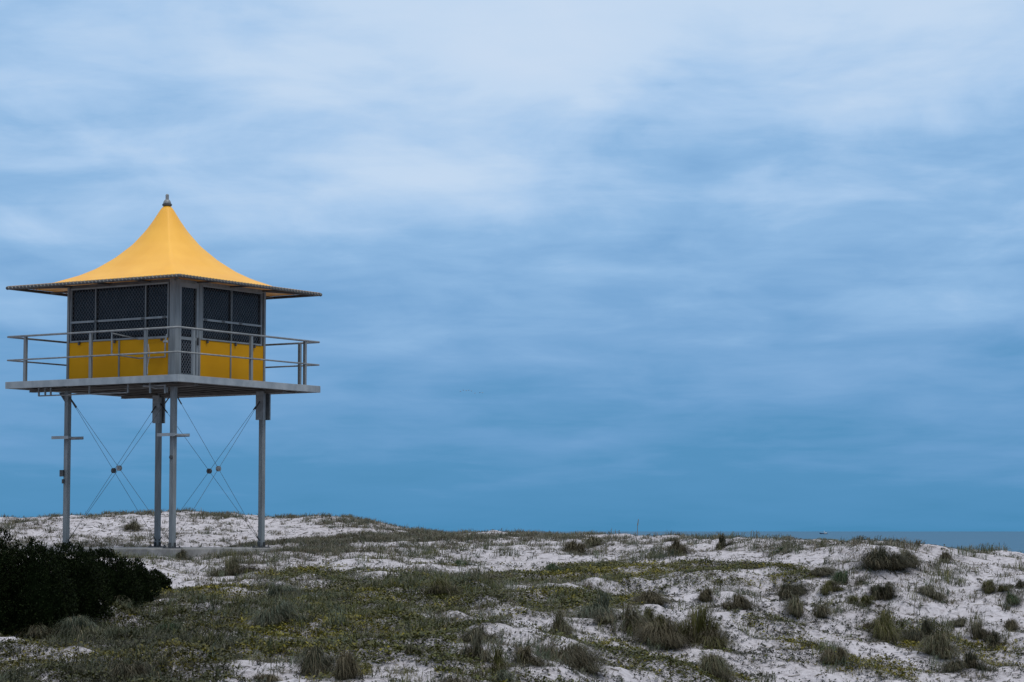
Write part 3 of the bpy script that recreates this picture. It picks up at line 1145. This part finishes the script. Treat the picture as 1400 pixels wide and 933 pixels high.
for px, py, wp_, hp_, lab in ((630, 774, 20, 11, 'small dark leafy weed on white sand left of the sand hollow'),
                              (757, 780, 26, 14, 'small dark leafy weed on the lower lip of the sand hollow'),
                              (1063, 756, 22, 10, 'small dark leafy weed under the crest left of the boat')):
    tussock(px, py, wp_, hp_, 'green', lab, .1, 'leafy weeds on the sand', 0, 'weed', 'weed', 1.2)

# tall dry stalk on the crest
X, Y, Z = ground_at(871, 734)
bm = bmesh.new()
tube(bm, (0, 0, -.02), (.015, 0, .28), .009, .007, 6)
tube(bm, (.015, 0, .27), (.035, 0, .42), .016, .004, 6)
for k in range(5):
    tube(bm, (.015 + .002 * k, 0, .27 + .02 * k), (.03 + .003 * k, .02 * (-1) ** k, .33 + .02 * k), .007, .002, 5)
st = obj('seed_stalk', bm, mottled('dry_stalk', (.13, .11, .08), (.2, .17, .12), 30, .8))
st.location = (X, Y, Z)
tag(st, 'single tall dry seed stalk standing on the central crest', 'stalk')

# ------------------------------------------------------------------ loose cover (uncountable)
COLX = np.arange(50, 1400, 100.0)
ROWY = np.array([700, 720, 735, 750, 765, 780, 800, 815, 835, 855, 875, 895, 915, 933.0])
D_GRASS = np.array([[int(ch) for ch in r] for r in (
    '44445555555555', '33335688888888', '33346864556777', '33468533546563', '33465434345424',
    '32253354442414', '32366863432313', '35667763511112', '35675553321112', '66666442321111',
    '77767453111121', '88764242121221', '88742122121121', '89643142121111')], float) / 9
D_MAT = np.array([[int(ch) for ch in r] for r in (
    '00000000000000', '00000000000000', '00000000000000', '00000000000000', '00000000000000',
    '00001111231000', '00124753742000', '02556756610000', '05777753210100', '36788651001110',
    '56789621111110', '56674111210112', '66541011321121', '77421012431111')], float) / 9
D_DOT = np.array([[int(ch) for ch in r] for r in (
    '00000000000000', '11112222222211', '11112222222211', '11112222222211', '11112222333311',
    '11112222344411', '11112222455521', '11112222677731', '11112223788842', '11112345899953',
    '12122445899975', '22122555999986', '22232556999987', '22233556999987')], float) / 9


def field(F, px, py):
    u = np.clip((px - 50) / 100, 0, 12.999)
    v = np.interp(np.clip(py, 700, 932.9), ROWY, np.arange(len(ROWY)))
    i, j = u.astype(int), np.minimum(v.astype(int), len(ROWY) - 2)
    fu, fv = u - i, v - j
    return (F[j, i] * (1 - fu) + F[j, i + 1] * fu) * (1 - fv) + (F[j + 1, i] * (1 - fu) + F[j + 1, i + 1] * fu) * fv


def scatter(n, y0=23, y1=84):
    n = int(n * 1.2)
    Y = np.sqrt(RNG.uniform(y0 ** 2, y1 ** 2, n))
    n = int(n)
    X = RNG.uniform(-1, 1, n) * (.255 * Y + 1.5)
    Z = H(X, Y)
    px, py = project(np.stack([X, Y, Z], -1))
    s, t = tower_st(X, Y)
    ok = ~((s > 0) & (s < 4.75) & (t > 0) & (t < 4.75) & (Z < SLABZ + .02))
    return X[ok], Y[ok], Z[ok], px[ok], py[ok]


# wiry grass sprigs
X, Y, Z, px, py = scatter(170000)
dn = field(D_GRASS, px, py)
dn = np.clip(dn * np.where(Y > 58, 1.25, 1.0) + .2 * field(D_MAT, px, py), 0, 1.2)
cl = fbm(X / 1.1, Y / 1.3, 77, 3)
cl2 = fbm(X / 4.0, Y / 4.5, 99, 2)
keep = RNG.uniform(size=len(X)) < np.clip(dn ** 1.55 * (.32 + 1.7 * cl + .7 * cl2), 0.006, 1) * np.clip(1.5 - 1.5 * field(D_DOT, px, py), .15, 1)
X, Y, Z, px, py, dn = (a[keep] for a in (X, Y, Z, px, py, dn))
ex, ey = [], []
for tx_, ty_, tr_ in TPOS:
    k = int(28 * (tr_ / .3))
    r_ = tr_ * (.6 + 2.2 * RNG.uniform(0, 1, k) ** 1.6)
    a_ = RNG.uniform(0, 2 * PI, k)
    ex.append(tx_ + r_ * np.cos(a_) + .1); ey.append(ty_ + r_ * np.sin(a_) * 1.2 - .1)
ex, ey = np.concatenate(ex), np.concatenate(ey)
X, Y = np.concatenate([X, ex]), np.concatenate([Y, ey])
Z = H(X, Y)
px, py = project(np.stack([X, Y, Z], -1))
ns = len(X)
nb_ = RNG.integers(7, 16, ns)
idx = np.repeat(np.arange(ns), nb_)
n = len(idx)
ox, oy = disc(n, .09)
bx, by = X[idx] + ox, Y[idx] + oy
bz = H(bx, by) - .01
sprig_h = RNG.uniform(.07, .22, ns)
sprig_h[-len(ex):] *= .55
sprig_h[(px > 1085) & (px < 1165) & (py < 752)] *= .45        # wind-clipped grass on this part of the crest
hh = sprig_h[idx] * RNG.uniform(.5, 1.1, n)
pal_names = ['grey', 'mix', 'bluegrey', 'brown', 'dark']
lowleft = np.clip((py - 800) / 80, 0, 1) * np.clip((560 - px) / 300, 0, 1)  # lower left: dark plants, with the corner's shade also put into blade colour
pr = RNG.uniform(size=ns)
pi = np.where(pr < .40, 0, np.where(pr < .70, 1, np.where(pr < .86, 2, 3)))
pi = np.where(RNG.uniform(size=ns) < lowleft * .95, 4, pi)
cols = np.stack([PAL[k][RNG.integers(0, 4, ns)] for k in pal_names], 1)[np.arange(ns), pi]
cols = cols[idx] * np.array([1.0, .97, .80]) * (1 + .25 * RNG.uniform(-1, 1, (n, 1)))
az = np.where(RNG.uniform(size=n) < .35, RNG.normal(.2, .7, n), RNG.uniform(0, 2 * PI, n))
v, q, t, c = blades(np.stack([bx, by, bz], -1), az, hh, RNG.uniform(.03, .24, n), RNG.uniform(.005, .0085, n) * (1 + Y[idx] / 90), RNG.uniform(.1, 1.3, n), cols, 3)
g = npmesh('dune_grass', v, [q, t], M['blade'], None, c)
tag(g, 'thin wiry grey green grass scattered over all the dunes', 'dune grass', kind='stuff')
print('grass blades', n)


# longer, half fallen grass tangled through the green mat
X, Y, Z, px, py = scatter(60000, 23, 56)
dn = field(D_MAT, px, py) * .7 + field(D_GRASS, px, py) * .5
cl = fbm(X / 1.0, Y / 1.2, 303, 3)
keep = RNG.uniform(size=len(X)) < np.clip((dn - .42) * (.16 + 2.2 * cl), 0, .8)
X, Y, px, py = X[keep], Y[keep], px[keep], py[keep]
ns = len(X)
nb_ = RNG.integers(8, 18, ns)
idx = np.repeat(np.arange(ns), nb_)
n = len(idx)
ox, oy = disc(n, .12)
bx, by = X[idx] + ox, Y[idx] + oy
pr = RNG.uniform(size=ns)
lowleft = np.clip((py - 830) / 60, 0, 1) * np.clip((420 - px) / 250, 0, 1)  # same dark corner: plant tone and shade both carried by the palette
pi = np.where(RNG.uniform(size=ns) < lowleft * .95, 3, np.where(pr < .42, 0, np.where(pr < .66, 1, 2)))
cols = np.stack([PAL[k][RNG.integers(0, 4, ns)] for k in ('bluegrey', 'grey', 'olive', 'dark')], 1)[np.arange(ns), pi]
cols = cols[idx] * np.array([.92, .95, .68]) * (1 + .3 * RNG.uniform(-1, 1, (n, 1)))
sm = RNG.uniform(size=n) < .05
cols[sm] = pick('straw', int(sm.sum()), .2) * .8
arch = RNG.uniform(.2, 1, n)
v, q, t, c = blades(np.stack([bx, by, H(bx, by) - .01], -1), RNG.normal(-.3, 1.1, ns)[idx] + RNG.normal(0, .7, n), RNG.uniform(.12, .30, ns)[idx] * RNG.uniform(.6, 1.3, n),
                    arch * RNG.uniform(.1, .38, n), RNG.uniform(.004, .007, n) * (1 + Y[idx] / 90), .1 + 1.4 * arch, cols, 4)
g = npmesh('long_grass', v, [q, t], M['blade'], None, c)
tag(g, 'long half fallen grey and olive grass tangled through the green mat', 'long grass', kind='stuff')
print('long grass', n)


def rosettes(X, Y, size, ncol, leaves, lift=.5):
    """low plants of small rounded leaves"""
    ns = len(X)
    idx = np.repeat(np.arange(ns), leaves)
    n = len(idx)
    a = RNG.uniform(0, 2 * PI, n)
    sz = size[idx] * RNG.uniform(.6, 1.2, n)
    r0 = sz * RNG.uniform(0, .9, n)
    cx_, cy_ = X[idx] + np.cos(a) * r0, Y[idx] + np.sin(a) * r0
    cz_ = H(cx_, cy_) + sz * RNG.uniform(.15, .15 + lift * 2, n)
    tilt = RNG.uniform(-.2, 1.0, n)
    ln, wd = sz * RNG.uniform(.7, 1.2, n), sz * RNG.uniform(.30, .5, n)
    dx, dy, dz = np.cos(a) * np.cos(tilt), np.sin(a) * np.cos(tilt), np.sin(tilt)
    sx_, sy_ = -np.sin(a), np.cos(a)
    p = np.stack([cx_, cy_, cz_], -1)
    d = np.stack([dx, dy, dz], -1) * ln[:, None]
    s = np.stack([sx_, sy_, np.zeros(n)], -1) * wd[:, None]
    vs = np.stack([p, p + .35 * d + s, p + .8 * d + .7 * s, p + d, p + .8 * d - .7 * s, p + .35 * d - s], 1).reshape(-1, 3)
    off = (np.arange(n) * 6)[:, None]
    f = off + np.arange(6)[None]
    return vs, f, np.repeat(ncol[idx] * (1 + .25 * RNG.uniform(-1, 1, (n, 1))), 6, 0)


def mixcol(cs, n):
    cs = np.array(cs)
    return cs[RNG.integers(0, len(cs), n)]


# green mat
X, Y, Z, px, py = scatter(700000, 23, 56)
dn = field(D_MAT, px, py)
cl = fbm(X / 1.4, Y / 1.8, 131, 3)
keep = RNG.uniform(size=len(X)) < np.clip(dn * 2.1 + 1.9 * cl * (dn > .05) - .26, 0, 1)
X, Y, px, py = X[keep], Y[keep], px[keep], py[keep]
ns = len(X)
yel = .5 * fbm(X / .5, Y / .6, 171, 2) + .8 * fbm(X / 2.5, Y / 3, 173, 2) + RNG.normal(0, .12, ns)
col = mixcol([(.054, .060, .008), (.068, .070, .010), (.042, .050, .008), (.070, .066, .014)], ns)
ym = yel > .13
col[ym] = mixcol([(.17, .145, .006), (.13, .115, .007), (.095, .092, .008)], int(ym.sum()))
col = col * np.where((px < 330) & (py > 820), .6, 1.0)[:, None]  # mat colour darkened here to hold the corner's shade besides darker plants
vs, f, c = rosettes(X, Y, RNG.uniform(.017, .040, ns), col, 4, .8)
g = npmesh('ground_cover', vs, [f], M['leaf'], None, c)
tag(g, 'dense low dark green and yellow leafy mat over the hollow', 'ground cover', kind='stuff')
print('mat', ns)

# little separate plants dotted over the sand
X, Y, Z, px, py = scatter(260000, 23, 66)
dn = field(D_DOT, px, py)
cl = fbm(X / .7, Y / .8, 191, 3)
keep = RNG.uniform(size=len(X)) < np.clip(dn ** 1.3 * (.42 + .8 * cl), 0, 1)
X, Y, px, py = X[keep], Y[keep], px[keep], py[keep]
ns = len(X)
col = mixcol([(.040, .046, .030), (.050, .052, .036), (.032, .040, .026), (.060, .055, .040)], ns)
gm = fbm(X / 1.3, Y / 1.3, 211, 2) > .28
col[gm] = mixcol([(.075, .09, .012), (.055, .07, .014), (.11, .085, .02)], int(gm.sum()))
vs, f, c = rosettes(X, Y, RNG.uniform(.014, .040, ns), col, 7, .6)
g = npmesh('sand_plants', vs, [f], M['leaf'], None, c)
tag(g, 'tiny dark seedlings dotted over the open sand', 'seedlings', kind='stuff')
print('dots', ns)

# dead stems and litter on the sand
X, Y, Z, px, py = scatter(36000, 23, 82)
cl = fbm(X / 1.2, Y / 1.2, 231, 3)
keep = RNG.uniform(size=len(X)) < np.clip(.55 + 1.1 * cl, .05, 1)
X, Y = X[keep], Y[keep]
n = len(X)
az = RNG.normal(.5, 1.2, n) + PI * RNG.integers(0, 2, n)
ln = RNG.uniform(.03, .15, n) * (1 + Y / 120)
wd = RNG.uniform(.003, .008, n) * (1 + Y / 70)
ks = np.linspace(0, 1, 4)
curve = RNG.normal(0, .25, n)
vs = np.zeros((n, 8, 3))
for k, u in enumerate(ks):
    a = az + curve * u
    x_, y_ = X + np.cos(a) * ln * u, Y + np.sin(a) * ln * u
    z_ = H(x_, y_) + .006 + .014 * np.sin(u * PI) * RNG.uniform(0, 1, n)
    for sgn, o_ in ((1, 0), (-1, 1)):
        vs[:, 2 * k + o_] = np.stack([x_ - sgn * np.sin(a) * wd, y_ + sgn * np.cos(a) * wd, z_ + (.006 if sgn > 0 else 0)], -1)
off = (np.arange(n) * 8)[:, None]
f = np.concatenate([off + np.array([[2 * k, 2 * k + 1, 2 * k + 3, 2 * k + 2]]) for k in range(3)])
c = np.repeat(pick('brown', n, .3), 8, 0)
g = npmesh('stem_litter', vs.reshape(-1, 3), [f], M['twig'], None, c)
tag(g, 'dry dead stems and runners lying on the sand', 'plant litter', kind='stuff')

# ------------------------------------------------------------------ dark shrub
LOBES = [(-120, 868, 150, 146), (-26, 866, 128, 141), (45, 860, 96, 118), (95, 846, 90, 96), (140, 836, 84, 82), (180, 826, 62, 58), (211, 816, 38, 34)]
BD = 39.0
scx = (40 - PW / 2) / FPX * BD
sz0 = float(H(scx, BD))
shrub = empty('shrub', (scx, BD, sz0))
tag(shrub, 'dark dense rounded coastal shrub at the left edge, in front of the tower', 'shrub')
lv, lcol = [], []
rng = np.random.default_rng(5)
stems = bmesh.new()
core = bmesh.new()
for k, (lx, ly, wpx, hpx) in enumerate(LOBES):
    dk = (35.6, 35.5, 35.6, 37.0, 38.9, 40.6, 42.6)[k]
    lxw = (lx - PW / 2) / FPX * dk
    gz = float(H(lxw, dk))
    top = CZ + (HOR - (ly - hpx)) / FPX * dk
    rx, rz = wpx * .62 * dk / FPX, top - gz
    ry = rx * .95
    cz_ = gz
    s_ = bmesh.ops.create_icosphere(core, subdivisions=3, radius=1)
    for v_ in s_['verts']:
        p = v_.co.copy()
        nn = 1 + .25 * float(vnoise(p.x * 2.3 + k * 7, p.y * 2.3 + p.z * 3.1, 5))
        v_.co = Vector((lxw - scx + p.x * rx * .82 * nn, dk - BD + p.y * ry * .82 * nn, gz - sz0 + max(p.z * .82 * nn, -.05) * rz))
    # sprays: small leafy shoots over the lobe surface
    nsp = int(520 * (rx * 2 + .3) * (rz + .3))
    th_ = rng.uniform(0, 2 * PI, nsp)
    cz1 = rng.uniform(-.05, 1, nsp)
    rr = np.sqrt(np.clip(1 - cz1 ** 2, 0, 1))
    bump_ = 1 + .16 * vnoise(th_ * 2.2 + k * 5, cz1 * 4 + k, 7) + rng.normal(0, .02, nsp)
    bump_ *= np.where(rng.uniform(size=nsp) < .45, rng.uniform(.72, .97, nsp), 1)
    d0 = np.stack([rr * np.cos(th_), rr * np.sin(th_), cz1], -1)
    P = np.stack([lxw - scx + d0[:, 0] * rx * bump_, dk - BD + d0[:, 1] * ry * bump_, gz - sz0 + np.maximum(d0[:, 2], .0) * rz * bump_], -1)
    nl = 16
    idx = np.repeat(np.arange(nsp), nl)
    n = len(idx)
    dirs = d0[idx] * .8 + np.array([0, 0, .45]) + rng.normal(0, .75, (n, 3))
    dirs /= np.linalg.norm(dirs, axis=1)[:, None]
    base = P[idx] + rng.normal(0, .022, (n, 3))
    side = np.cross(dirs, rng.normal(0, 1, (n, 3)))
    side /= np.linalg.norm(side, axis=1)[:, None] + 1e-9
    ln = rng.uniform(.025, .05, n)[:, None]
    wd = ln * .24
    lv.append(np.stack([base, base + dirs * ln * .5 + side * wd, base + dirs * ln, base + dirs * ln * .5 - side * wd], 1).reshape(-1, 3))
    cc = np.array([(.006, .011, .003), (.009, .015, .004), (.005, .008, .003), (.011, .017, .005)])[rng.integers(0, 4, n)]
    lcol.append(np.repeat(cc, 4, 0))
    for j in range(6):
        e = (rng.uniform(-.6, .6) * rx, rng.uniform(-.6, .6) * ry, rz * rng.uniform(.5, .8))
        tube(stems, (lxw - scx + rng.uniform(-.1, .1), dk - BD + rng.uniform(-.1, .1), gz - sz0 - .05),
             (lxw - scx + e[0], dk - BD + e[1], gz - sz0 + e[2]), .03, .01, 6)
lv = np.concatenate(lv); lcol = np.concatenate(lcol)
f = np.arange(len(lv)).reshape(-1, 4)
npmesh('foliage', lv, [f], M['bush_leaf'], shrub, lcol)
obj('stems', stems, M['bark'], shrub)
inner = mottled('shade_core', (.002, .004, .0015), (.006, .010, .004), 30, 1.0, 0, .5)  # near-black solid hull, added to block light and darken the shrub's inside
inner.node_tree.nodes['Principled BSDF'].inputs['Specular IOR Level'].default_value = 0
obj('shade_core', core, inner, shrub, True)
print('shrub leaves', len(f))

# ------------------------------------------------------------------ fishing boat
BDIST = 6000.0
bxx = (1125 - PW / 2) / FPX * BDIST
boat = empty('fishing_boat', (bxx, BDIST, 0), PI)
tag(boat, 'small dark hulled fishing boat with white wheelhouse far out near the horizon', 'boat')
bm = bmesh.new()
secs = []
for k in range(13):
    u = k / 12
    x = -9 + 18.5 * u
    half = 2.5 * (1 - max(0, (u - .45) / .55) ** 2.2) * (.88 + .12 * min(1, u * 4)) + .04
    sheer = 1.7 + 1.7 * max(0, u - .35) ** 1.4 * 2
    rake = 1.4 * u ** 3
    prof = [(0, -.6), (.55, -.4), (.85, .4), (1.0, sheer)]
    secs.append([bm.verts.new((x + rake * max(0, z) / 3, sg * half * y, z)) for sg, (y, z) in [(-1, p) for p in prof[::-1]] + [(1, p) for p in prof]])
for a, b in zip(secs[:-1], secs[1:]):
    for k in range(len(a) - 1):
        bm.faces.new((a[k], a[k + 1], b[k + 1], b[k]))
    bm.faces.new((a[0], b[0], b[-1], a[-1]))
bm.faces.new(secs[0]); bm.faces.new(secs[-1][::-1])
obj('hull', bm, mottled('navy_hull', (.012, .03, .07), (.02, .045, .09), .6, .4), boat)
white_paint = mottled('white_paint', (.62, .66, .68), (.74, .78, .80), .5, .4)
bm = bmesh.new()
box(bm, -7, -.6, -1.8, 1.8, 1.72, 4.3, .2)
box(bm, -7.2, -.2, -2.0, 2.0, 4.31, 4.5, .05)
wh = obj('wheelhouse', bm, white_paint, boat)
bm = bmesh.new()
for x in (-6, -4.4, -2.8, -1.4):
    for sg in (-1, 1):
        box(bm, x - .5, x + .5, sg * 1.81 - .02, sg * 1.81 + .02, 3.1, 3.9)
obj('window_band', bm, M['glass'], wh)
bm = bmesh.new()
tube(bm, (-1.2, 0, 4.5), (-1.2, 0, 8.2), .12, .07, 8)
box(bm, -1.9, -.5, -.9, .9, 6.2, 7.4, .1)
tube(bm, (-6.8, 0, 1.7), (-8.2, 0, 6), .1, .06, 8)
tube(bm, (6.5, 0, 3), (6.5, 0, 4.6), .08, .05, 8)
obj('mast', bm, white_paint, boat)

# ------------------------------------------------------------------ birds
BIRDP = [(629.5, 535.5), (633.5, 533.8), (637.5, 534.5), (641, 534), (644.5, 535), (649.5, 538), (656, 537.2), (659.5, 537.4)]
bird_m = mottled('grey_feathers', (.22, .24, .27), (.32, .34, .37), 4, .8)
proto = None
for k, (px, py) in enumerate(BIRDP):
    D = 1150 + 12 * k
    d = ray_dirs(px, py)
    loc = Vector((d[0], d[1], d[2])) * (D / d[1]) + Vector((0, 0, CZ))
    if proto is None:
        bm = bmesh.new()
        prof = [(.0, -.42), (.05, -.36), (.09, -.15), (.10, .05), (.07, .22), (.045, .30), (.05, .36), (.0, .46)]
        rings = []
        for r, y in prof:
            r = max(r, .006)
            rings.append([bm.verts.new((r * math.cos(a * PI / 4), y, r * .9 * math.sin(a * PI / 4))) for a in range(8)])
        for a, b in zip(rings[:-1], rings[1:]):
            for j in range(8):
                bm.faces.new((a[j], a[(j + 1) % 8], b[(j + 1) % 8], b[j]))
        bm.faces.new(rings[0][::-1]); bm.faces.new(rings[-1])
        for sg in (-1, 1):
            pr_ = [(.05, .10, -.12, .05), (.30, .16, -.08, .22), (.62, .05, -.12, .12)]
            top = [(bm.verts.new((sg * x, y0, z + .012)), bm.verts.new((sg * x, y1, z + .012))) for x, y0, y1, z in pr_]
            bot = [(bm.verts.new((sg * x, y0, z - .012)), bm.verts.new((sg * x, y1, z - .012))) for x, y0, y1, z in pr_]
            for j in range(2):
                bm.faces.new((top[j][0], top[j + 1][0], top[j + 1][1], top[j][1]))
                bm.faces.new((bot[j][0], bot[j][1], bot[j + 1][1], bot[j + 1][0]))
                bm.faces.new((top[j][0], bot[j][0], bot[j + 1][0], top[j + 1][0]))
                bm.faces.new((top[j][1], top[j + 1][1], bot[j + 1][1], bot[j][1]))
            bm.faces.new((top[2][0], bot[2][0], bot[2][1], top[2][1]))
        proto = o = obj('bird', bm, bird_m)
    else:
        o = proto.copy()
        C.objects.link(o)
    o.location = loc
    o.rotation_euler = (0, .15 * math.sin(k * 2.3), 1.1 + .25 * math.sin(k * 1.7))
    tag(o, 'tiny distant bird flying in a faint line across the sky', 'bird', 'line of distant birds in the sky')
